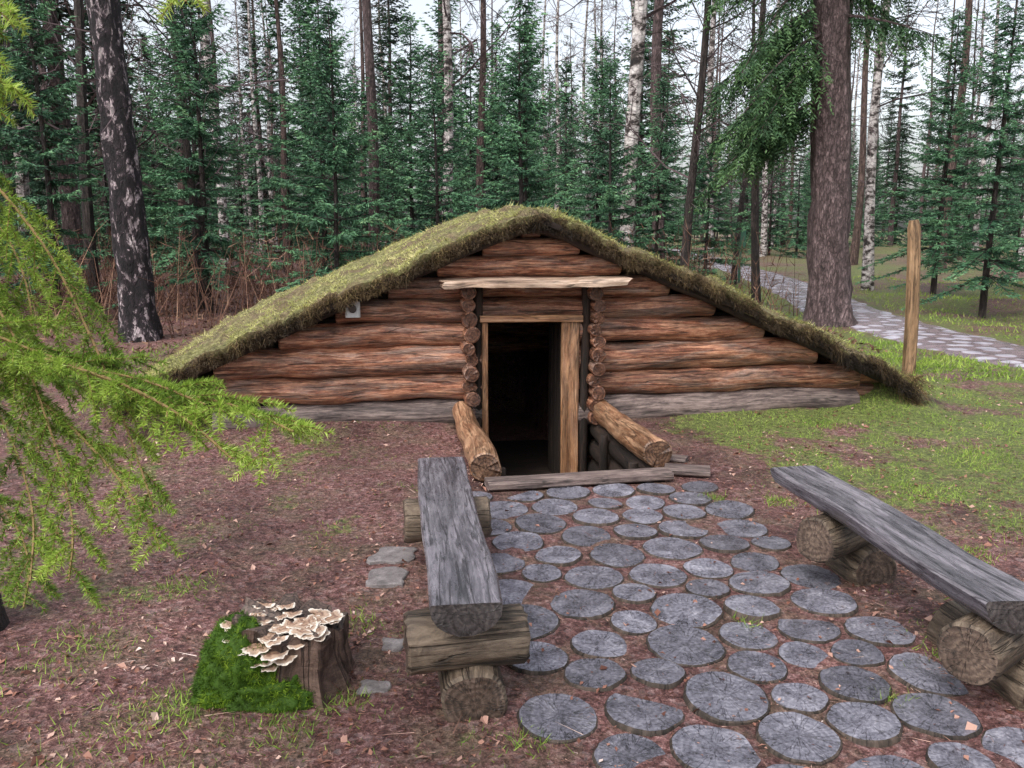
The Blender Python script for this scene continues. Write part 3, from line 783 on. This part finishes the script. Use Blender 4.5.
# ------------------------------------------------------------ trees
def spruce(seed,H,clear,Rm,step=.05,whorl=.24,tw=.2,bw=.026,tr=.06,nb=6,droop=.35,rh=False,mats=None,skip=0.,power=.85,dead=True,subs=(.3,.6,.85)):
    rs=np.random.RandomState(seed); TT=[];VV=[];MM=[]
    def add(T,v,m): TT.append(T); VV.append(np.broadcast_to(v,(len(T),)) if np.ndim(v)==0 else v); MM.append(np.full(len(T),m))
    nz_=10; zz=np.linspace(-.15,H,nz_)
    pts=np.stack([.03*np.sin(zz*.9+seed),.03*np.cos(zz*.7+seed),zz],1); add(tube(pts,tr*(1-zz/H*.93)+.003,9),.5,1)
    z=clear
    while z<H-.06:
        f=(z-clear)/(H-clear)
        for k in range(rs.randint(nb-2,nb+1)):
            if rs.rand()<skip: continue
            az=rs.rand()*6.283; L=(Rm*(1-f)**power*rs.uniform(.62,1.12)+.10)
            e0=-.15+.95*f**1.3+rs.normal()*.08; dr=droop*(1-f)*rs.uniform(.6,1.3)
            o=np.array([math.cos(az),math.sin(az),0]); sd=np.array([-o[1],o[0],0])
            def pos(s):
                s=np.asarray(s)[:,None]
                return np.array([0,0,z])+o*L*s+np.array([0,0,1])*L*(e0*s-dr*s**2+.22*s**3)
            m=max(4,int(L/step)); s=np.linspace(.12,1,m)+rs.normal(size=m)*.01
            sp=np.linspace(0,1,4); add(tube(pos(sp),(.004+.009*L)*(1-sp*.85),3),.4,1)
            for sg in (-1,1):
                P=pos(s); a=rs.uniform(.65,1.1,m)
                D=o*np.cos(a)[:,None]+sd*sg*np.sin(a)[:,None]+np.array([0,0,1])*(rs.normal(size=m)*.18-.22)[:,None]
                D=nrm(D); tl=tw*(1.15-.75*s)*rs.uniform(.6,1.25,m)*min(1,.45+L*.55)
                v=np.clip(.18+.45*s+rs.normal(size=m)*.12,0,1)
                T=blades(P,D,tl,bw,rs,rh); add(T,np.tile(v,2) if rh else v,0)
                for q_ in subs:
                    P2=P+D*(tl*q_)[:,None]
                    for s2 in (-1,1):
                        D2=D+o*.5*s2+sd*.5*-s2+rs.normal(size=(m,3))*.25+np.array([0,0,-.15])
                        T=blades(P2,D2,tl*.5,bw*.8,rs,rh); vv=np.clip(v+.12*q_+rs.normal(size=m)*.08,0,1); add(T,np.tile(vv,2) if rh else vv,0)
            P=pos(np.array([.97])); add(blades(P,o[None]+np.array([[0,0,.1]]),tw*.6,bw,rs),.8,0)
        z+=whorl*rs.uniform(.7,1.3)*(1-.4*f)
    if dead and clear>1:
        for _ in range(int(clear*7)):
            z=rs.uniform(.6,clear+1); az=rs.rand()*6.28; L=rs.uniform(.3,1.1)
            s=np.linspace(0,1,4); P=np.array([0,0,z])+np.outer(s*L,[math.cos(az),math.sin(az),0])+np.outer(s*s*L*-.3,[0,0,1])
            add(tube(P,.012*(1-s*.8),3),.4,1)
    return tri_obj('spruce_mesh',np.concatenate(TT),np.concatenate(VV),np.concatenate(MM),mats,obj=False)
def branchy(seed,H,tr,first,mats,foli=None,nbr=26,spread=.35,lean=(0,0),depth=3,lscale=1.,fw=.02,fl=.12,trn=12,trunk=True):
    rs=np.random.RandomState(seed); TT=[];VV=[];MM=[]
    def add(T,v,m): TT.append(T); VV.append(np.full(len(T),v) if np.ndim(v)==0 else v); MM.append(np.full(len(T),m))
    zz=np.linspace(-.2,H,14)
    pts=np.stack([lean[0]*zz+.10*np.sin(zz*.5+seed),lean[1]*zz+.09*np.cos(zz*.6+seed),zz],1)
    add(tube(pts,tr*(1-zz/H*.85)*(1+.25*np.exp(-np.maximum(zz,0)*3)),trn),.5,0)
    def br(p,d,L,r,dp):
        n=4; P=[p]; dd=d.copy()
        for i in range(n):
            dd=nrm(dd+rs.normal(size=3)*.18+np.array([0,0,.05 if dp>1 else -.06])); P.append(P[-1]+dd*L/n)
        P=np.array(P); add(tube(P,np.maximum(r*np.linspace(1,.35,n+1),.004),3),float(rs.uniform(.2,.9)),1)
        if dp>0:
            for k in range(rs.randint(4,7)):
                t=rs.uniform(.2,1); i=min(n-1,int(t*n)); q_=P[i]+(P[i+1]-P[i])*(t*n-i)
                nd_=nrm((P[i+1]-P[i])/L*n*.9+rs.normal(size=3)*.75); br(q_,nd_,L*rs.uniform(.35,.6),r*.5,dp-1)
        elif foli is not None:
            m=foli; t=rs.rand(m); i=(t*n).astype(int).clip(0,n-1); Q=P[i]
            add(blades(Q,rs.normal(size=(m,3)),fl,fw,rs),rs.uniform(.1,.9,m),2)
    for k in range(nbr):
        z=first+(H-first)*(k+rs.rand())/nbr; f=(z-first)/(H-first)
        x=np.interp(z,zz,pts[:,0]);y=np.interp(z,zz,pts[:,1]); az=rs.rand()*6.28
        d=nrm(np.array([math.cos(az),math.sin(az),rs.uniform(.1,.9)]))
        br(np.array([x,y,z]),d,lscale*H*spread*(1-f*.6)*rs.uniform(.5,1)*.45,max(tr,.1)*.22*(1-f*.6),depth-1)
    for k in range(10):
        z=rs.uniform(2,first+1); x=np.interp(z,zz,pts[:,0]);y=np.interp(z,zz,pts[:,1]); az=rs.rand()*6.28; L=rs.uniform(.3,1.2); s=np.linspace(0,1,3)
        add(tube(np.array([x,y,z])+np.outer(s*L,[math.cos(az),math.sin(az),rs.normal()*.3]),.014*(1-s*.8),3),.4,1)
    return tri_obj('tree_mesh',np.concatenate(TT),np.concatenate(VV),np.concatenate(MM),mats,obj=False)
YS=[M['spruce'],M['barkdark']]; DS=[M['spruced'],M['barkspruce']]
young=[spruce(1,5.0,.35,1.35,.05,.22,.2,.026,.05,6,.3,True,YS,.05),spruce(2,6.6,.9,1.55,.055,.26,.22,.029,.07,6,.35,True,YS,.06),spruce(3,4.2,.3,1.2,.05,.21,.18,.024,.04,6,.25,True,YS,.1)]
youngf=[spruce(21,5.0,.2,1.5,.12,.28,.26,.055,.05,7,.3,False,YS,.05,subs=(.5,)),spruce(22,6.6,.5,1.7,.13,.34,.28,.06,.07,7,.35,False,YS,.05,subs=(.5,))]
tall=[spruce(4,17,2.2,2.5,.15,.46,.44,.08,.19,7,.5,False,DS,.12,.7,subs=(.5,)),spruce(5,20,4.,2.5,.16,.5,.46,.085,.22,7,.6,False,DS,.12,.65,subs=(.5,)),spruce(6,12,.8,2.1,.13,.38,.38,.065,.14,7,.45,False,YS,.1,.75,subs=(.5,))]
pines=[branchy(8,19,.15,10,[M['barkpine'],M['twig'],M['pine']],16,16,.3,(.01,0),2,1.,.04,.18,9),branchy(9,21,.17,12,[M['barkspruce'],M['twig'],M['pine']],16,16,.28,(-.012,0),2,1.,.04,.18,9)]
birches=[branchy(10,17,.13,3.5,[M['birch'],M['twig']],None,30,.4,(.015,0),3,trn=9),branchy(11,18,.16,5,[M['birch'],M['twig']],None,30,.38,(-.01,0),3,trn=9),branchy(12,14,.09,2.,[M['barkdark'],M['twig']],None,36,.42,(.02,0),3,trn=7)]
def place(name,me,x,y,s=1,rz=None,parent=None,sz=None):
    o=bpy.data.objects.new(name,me); o.location=(x,y,gh(x,y)-.03); o.rotation_euler=(0,0,R.random()*6.28 if rz is None else rz)
    o.scale=(s,s,sz or s); return link(o,parent)
for (x,y,k,s) in [(-2.9,14.2,0,1.02),(.15,13.6,0,1.02),(-5.6,15.8,1,1.0),(-1.5,17.0,2,1.2),(-7.9,14.8,1,.95),(1.9,17.0,2,1.15),(9.0,16.2,1,.95),(11.2,15.5,0,1.05),(-4.1,19,1,1.05),(3.3,19.5,2,1.15),(-10.8,17.5,1,1.1),(12.8,20,1,1.1),(10.4,21,1,1.0),(5.1,22.5,2,1.2),(-2.4,21,1,1.),(.3,20.5,1,.95),(2.4,24,1,1.),(-9.6,12.4,0,1.1),(-6.9,19,1,1.05)]:
    place('young_spruce_tree',young[k],x,y,s)
for (x,y,k,s) in [(-10.2,20,1,1.),(13.8,18,0,1.),(-14,19,0,1)]:
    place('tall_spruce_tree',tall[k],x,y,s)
place('birch_tree',birches[1],2.75,19.6,1.2,.4)
place('pine_tree',pines[1],3.75,22.5,1.,1.)
place('birch_tree',birches[2],-8.0,16.6,1.3,2)
place('pine_tree',pines[1],-3.5,21.5,.9,3)
place('pine_tree',pines[0],-.9,26,.9,5)
place('birch_tree',birches[0],9.3,22.5,1.1,1)
place('birch_tree',birches[0],5.9,26,1.0,2)
place('birch_tree',birches[2],5.0,17.5,1.,2.5)
place('birch_tree',birches[2],3.4,16.5,1.05,.9)
place('birch_tree',birches[2],6.3,24,.9,.5)
place('birch_tree',birches[1],-11.2,20,1.,.2)
place('birch_tree',birches[2],-6.3,17,1.,5)
df=empty('distant_forest')
cnt=0; tries=0
while cnt<360 and tries<9000:
    tries+=1
    y=25+56*R.random()**.85; x=R.uniform(-1,1)*(.74*y+5)
    if pathd(x,y)<2.6: continue
    u=x/y
    if .40<u<.47 and R.random()<.7: continue
    c=R.random()
    if c<.07: me_=R.choice(tall[:2]); s=R.uniform(.7,1.)
    elif c<.25: me_=tall[2]; s=R.uniform(.6,.95)
    elif c<.40: me_=R.choice(pines); s=R.uniform(.8,1.15)
    elif c<.60: me_=R.choice(birches); s=R.uniform(.8,1.1)
    else: me_=R.choice(youngf); s=R.uniform(.9,1.5)
    place('distant_tree',me_,x,y,s,None,df); cnt+=1
for k in range(120):
    t=(k+R.random())/120*2-1; y=R.uniform(80,115); place('distant_tree',R.choice(tall),t*y*.85,y,R.uniform(.6,.9),None,df)
rs=np.random.RandomState(31)
TT=[];VV=[]
for k in range(1700):
    if k<1100: x,y=rs.uniform(-12,-2),rs.uniform(12.5,24)
    else: x,y=rs.uniform(-3,5.3),rs.uniform(14,26)
    z=gh(x,y); h=rs.uniform(.3,1.6); s=np.linspace(0,1,4); d=rs.normal(size=2)*.25
    P=np.stack([x+d[0]*s*h,y+d[1]*s*h,z+s*h],1); TT.append(tube(P,.008*(1-s*.7),3)); VV.append(np.full(len(TT[-1]),rs.rand()))
    m=7; i=rs.randint(1,4,m); D=rs.normal(size=(m,3))+np.array([0,0,.6]); TT.append(blades(P[i],D,rs.uniform(.1,.4,m),.014,rs)); VV.append(rs.rand(m))
n=16000; x=rs.uniform(-14,5,n); y=rs.uniform(11,26,n); P=np.array([(a_,b_,gh(a_,b_)+.01) for a_,b_ in zip(x,y)])
TT.append(blades(P,rs.normal(size=(n,3))*np.array([1,1,.5])+np.array([0,0,.25]),rs.uniform(.04,.12,n),.04,rs)); VV.append(rs.rand(n))
T=np.concatenate(TT); tri_obj('undergrowth',T,np.concatenate(VV),np.zeros(len(T)),[M['brush']])

def bigtrunk(name,base,top,r0,r1,flare,mat,H):
    e=empty(name,(base[0],base[1],gh(*base)))
    B=Bd(); n=60; pts=[];sc=[]
    for i in range(n+1):
        t=(i/n)**1.5; z=-.2+H*t; pts.append((top[0]*t*H+.05*math.sin(t*7),top[1]*t*H,z)); sc.append((r0+(r1-r0)*t)/r0*(1+flare*math.exp(-max(z,0)*3.2)))
    sec=[]
    for k in range(48):
        a=2*math.pi*k/48; rr=r0*(1+.07*noise.noise(V((math.cos(a)*3,math.sin(a)*3,r0*9)))); sec.append((rr*math.cos(a),rr*math.sin(a)))
    loft(B,pts,sc,sec,(0,1,0),0,0,.12,.5,lf=2.6)
    B.build('trunk',[mat],e,sharp=80); return e
tb=bigtrunk('old_birch_tree',(-5.45,12.4),(-.04,0),.24,.12,.35,M['birchold'],15)
me_=branchy(55,15,.02,5.2,[M['birchold'],M['twig']],None,30,.42,(-.04,0),3)
link(bpy.data.objects.new('crown',me_),tb)
ts=bigtrunk('old_spruce_tree',(5.35,14.3),(-.07,0),.325,.15,.42,M['barkspruce'],20)
def boughs(seed,lst,tw=.26,bw=.024,step=.06):
    rs=np.random.RandomState(seed); TT=[];VV=[];MM=[]
    for (z,az,L,e0,dr) in lst:
        o=np.array([math.cos(az),math.sin(az),0]); sd=np.array([-o[1],o[0],0])
        pos=lambda s: np.array([-.07*z,0,z])+o*L*np.asarray(s)[:,None]+np.array([0,0,1])*L*(e0*np.asarray(s)-dr*np.asarray(s)**2+.1*np.asarray(s)**3)[:,None]
        s=np.linspace(0,1,8); T=tube(pos(s),(.03)*(1-s*.85),5); TT.append(T);VV.append(np.full(len(T),.4));MM.append(np.ones(len(T)))
        m=int(L/step); 
        for sg in (-1,1):
            s=np.linspace(.22,1,m); P=pos(s); a=rs.uniform(.6,1.2,m)
            Ls=rs.uniform(.25,.8,m)*(1.2-.7*s)
            D=nrm(o*np.cos(a)[:,None]*.7+sd*sg*np.sin(a)[:,None]*.7+np.array([0,0,-1])*rs.uniform(.25,1.1,m)[:,None])
            for i in range(m):
                k=max(4,int(Ls[i]/.04)); t=np.linspace(0.05,1,k)
                Q=P[i]+D[i]*(t*Ls[i])[:,None]+np.array([0,0,-1])*(t**2*Ls[i]*.4)[:,None]
                for s2 in (-1,1):
                    side=nrm(np.cross(D[i],[0,0,1]))*s2
                    DD=D[i]*.6+side*.7+rs.normal(size=(k,3))*.25+np.array([0,0,-.35])
                    T=blades(Q,DD,rs.uniform(.06,.15,k)*(1.15-.5*t),bw,rs,True); TT.append(T)
                    v=np.clip(.25+.5*t+rs.normal(size=k)*.12,0,1); VV.append(np.tile(v,2)); MM.append(np.zeros(len(T)))
    return np.concatenate(TT),np.concatenate(VV),np.concatenate(MM)
lst=[]
rr=random.Random(4)
for i in range(24):
    lst.append((rr.uniform(3.4,6.5),math.pi+rr.uniform(-.8,.8),rr.uniform(1.1,2.0),rr.uniform(-.45,-.1),rr.uniform(.4,.8)))
for i in range(22):
    lst.append((rr.uniform(5.6,12),rr.uniform(0,6.28),rr.uniform(1.6,2.8),rr.uniform(-.2,.1),rr.uniform(.3,.6)))
for z_ in (4.9,5.4,5.8): lst.append((z_,rr.uniform(-.8,.6),1.6,-.05,.35))
T,v_,m_=boughs(5,lst); tri_obj('boughs',T,v_,m_,[M['boughs'],M['barkspruce']],ts)

# ------------------------------------------------------------ foreground spruce bough (tree at the left edge)
fg=empty('foreground_spruce_tree',(-2.25,3.25,0))
B=Bd(); loft(B,[(0,0,-.1),(0,0,.05),(0,0,.3),(0,.0,1.2),(0,0,3),(.02,0,6)],[1.5,1.25,1.05,.95,.8,.45],circ(.12,26),(0,1,0),0,0,.12,.5,lf=5)
B.build('trunk',[M['barkdark']],fg)
rs=np.random.RandomState(77)
TT=[];VV=[];MM=[]
off=np.array([-2.25,3.25,0])
def needles(P,r=.0016,nl=.0165,dens=1300,vb=.5,wood_v=.5):
    P=np.asarray(P,float); d=np.linalg.norm(np.diff(P,axis=0),axis=1); Ls=d.sum()
    T=tube(P-off,np.linspace(r,r*.55,len(P)),4); TT.append(T);VV.append(np.full(len(T),wood_v));MM.append(np.ones(len(T)))
    n=max(6,int(Ls*dens)); t=np.sort(rs.rand(n))*Ls; cum=np.concatenate([[0],np.cumsum(d)])
    Q=np.stack([np.interp(t,cum,P[:,k]) for k in range(3)],1)
    tg=nrm(np.gradient(P,axis=0)); TG=nrm(np.stack([np.interp(t,cum,tg[:,k]) for k in range(3)],1))
    rv=nrm(np.cross(TG,rs.normal(size=(n,3))))
    rv[:,2]+=.3
    D=TG*rs.uniform(.5,.9,n)[:,None]+rv
    l=nl*rs.uniform(.7,1.15,n)*np.clip((Ls-t)/.012+.45,.45,1)
    T=blades(Q-off,D,l,.0024,rs); TT.append(T)
    VV.append(np.clip(vb+.25*(t/Ls)+rs.normal(size=n)*.14,0,1)); MM.append(np.zeros(n))
def fp(a,b,dep=1.5):   # shoot point in a vertical plane `dep` metres ahead: a across, b down
    k=dep/1.5; return np.array([(a-512)*.0018*k,dep,1.65-(b-225)*.0018*k])
def curve(ctrl,n=26):
    P=catmull([tuple(c) for c in ctrl],max(2,n//(len(ctrl)-1))); return np.array(P)
def bough(ctrl,side=.17,gap=.028,hang=.45,vb=.5,r=.004,sub=True):
    P=curve(ctrl); d=np.linalg.norm(np.diff(P,axis=0),axis=1); cum=np.concatenate([[0],np.cumsum(d)]); Ls=cum[-1]
    needles(P,r,.0155,800,vb-.1)
    tg=nrm(np.gradient(P,axis=0)); t=.03; sg=1
    while t<Ls-.01:
        p=np.array([np.interp(t,cum,P[:,k]) for k in range(3)]); g=nrm(np.array([np.interp(t,cum,tg[:,k]) for k in range(3)]))
        sv=nrm(np.cross(g,[0,0,1])+np.array([0,0,.25*sg]))*sg*.8+np.array([0,0,1])*rs.normal()*.25
        L=side*rs.uniform(.5,1.15)*(1-.5*t/Ls)+.02
        s=np.linspace(0,1,6)[:,None]
        Q=p+(g*.75+sv*.75)*s*L+np.array([0,0,-1])*hang*L*s**1.6+rs.normal(size=(1,3))*.06*s*L
        vv=vb+rs.normal()*.13-.12*(1-t/Ls)
        needles(Q,.0014,.0165,1300,vv)
        if sub and L>.07:
            for q_ in (.3,.5,.68):
                for s2 in (-1,1):
                    if rs.rand()<.3: continue
                    b=Q[int(q_*5)]; gg=nrm(Q[-1]-Q[0]); sv2=nrm(np.cross(gg,[0.1,.6,1]))*s2
                    l2=L*rs.uniform(.3,.5); R2=b+(gg*.75+sv2*.7)*s*l2+np.array([0,0,-1])*hang*.6*l2*s**1.5
                    needles(R2,.0012,.015,1300,vv+.06)
        t+=gap*rs.uniform(.7,1.3); sg=-sg
def UB(pts,dep0,dep1): 
    n=len(pts); return [fp(u,v,dep0+(dep1-dep0)*i/(n-1)) for i,(u,v) in enumerate(pts)]
bough(UB([(-260,250),(-80,300),(50,352),(150,384),(230,402),(292,430)],1.9,1.35),.20,.034,.34,.62)
bough(UB([(-200,330),(-40,350),(70,364),(140,376),(205,402)],1.9,1.45),.16,.04,.34,.55)
bough(UB([(50,356),(120,380),(180,414),(228,458)],1.55,1.35),.11,.036,.42,.66)
bough(UB([(-160,60),(-30,140),(50,230),(95,330),(125,430),(145,510)],2.0,1.5),.15,.046,.6,.45)
bough(UB([(-180,160),(-60,220),(10,310),(45,420),(60,520),(50,590)],2.0,1.45),.14,.044,.65,.48)
bough(UB([(-160,300),(-50,330),(0,420),(20,510),(10,590)],2.0,1.5),.14,.044,.6,.4)
bough(UB([(-140,120),(-40,170),(20,230),(40,300),(30,380)],2.2,1.8),.17,.046,.6,.35)
bough(UB([(-100,330),(20,385),(90,450),(135,520),(148,555)],1.9,1.4),.13,.04,.5,.62)
bough(UB([(-300,100),(-60,-120),(-14,-40),(4,30),(14,88)],2.0,1.15),.12,.026,.4,.72)
bough(UB([(-300,60),(-80,-40),(-30,20),(0,80),(6,120)],2.0,1.2),.10,.03,.5,.62)
bough(UB([(-300,-40),(-60,-140),(0,-60),(22,-10),(28,30)],2.0,1.2),.09,.03,.4,.7)
bough(UB([(-300,0),(-100,-180),(120,-110),(195,-40),(212,24)],2.0,1.2),.09,.03,.4,.8)
bough(UB([(-120,430),(-20,500),(10,560),(0,620)],2.1,1.6),.12,.042,.5,.4)
tri_obj('boughs',np.concatenate(TT),np.concatenate(VV),np.concatenate(MM),[M['fg'],M['fgtwig']],fg)

# ------------------------------------------------------------ light, world, camera
w=bpy.data.worlds.new('World'); S.world=w; w.use_nodes=True; nt=w.node_tree
sky=nd(nt,'ShaderNodeTexSky'); sky.sky_type='NISHITA'; sky.sun_disc=False
sky.sun_elevation=math.radians(52); sky.sun_rotation=math.radians(215); sky.dust_density=4; sky.air_density=1
hs=nd(nt,'ShaderNodeHueSaturation'); hs.inputs['Saturation'].default_value=.35; hs.inputs['Value'].default_value=2.0
nt.links.new(sky.outputs[0],hs.inputs['Color']); bg=nt.nodes['Background']; nt.links.new(hs.outputs[0],bg.inputs[0]); bg.inputs[1].default_value=.15
sd=bpy.data.lights.new('sun','SUN'); sd.energy=1.5; sd.angle=math.radians(12); sd.color=(1,.96,.9)
so=link(bpy.data.objects.new('sun',sd))
el,az=math.radians(52),math.radians(215)
dv=V((math.sin(az)*math.cos(el),math.cos(az)*math.cos(el),math.sin(el)))
so.rotation_euler=dv.to_track_quat('Z','Y').to_euler(); so.location=(0,0,20)
cd=bpy.data.cameras.new('camera'); cam=link(bpy.data.objects.new('camera',cd)); cam.location=(0,0,1.65)
cam.rotation_euler=(math.radians(90-10.6),0,0); cd.sensor_width=36; cd.lens=29.9; cd.clip_start=.05; cd.clip_end=1000
S.camera=cam
S.view_settings.view_transform='Standard'; S.view_settings.look='None'; S.view_settings.exposure=0
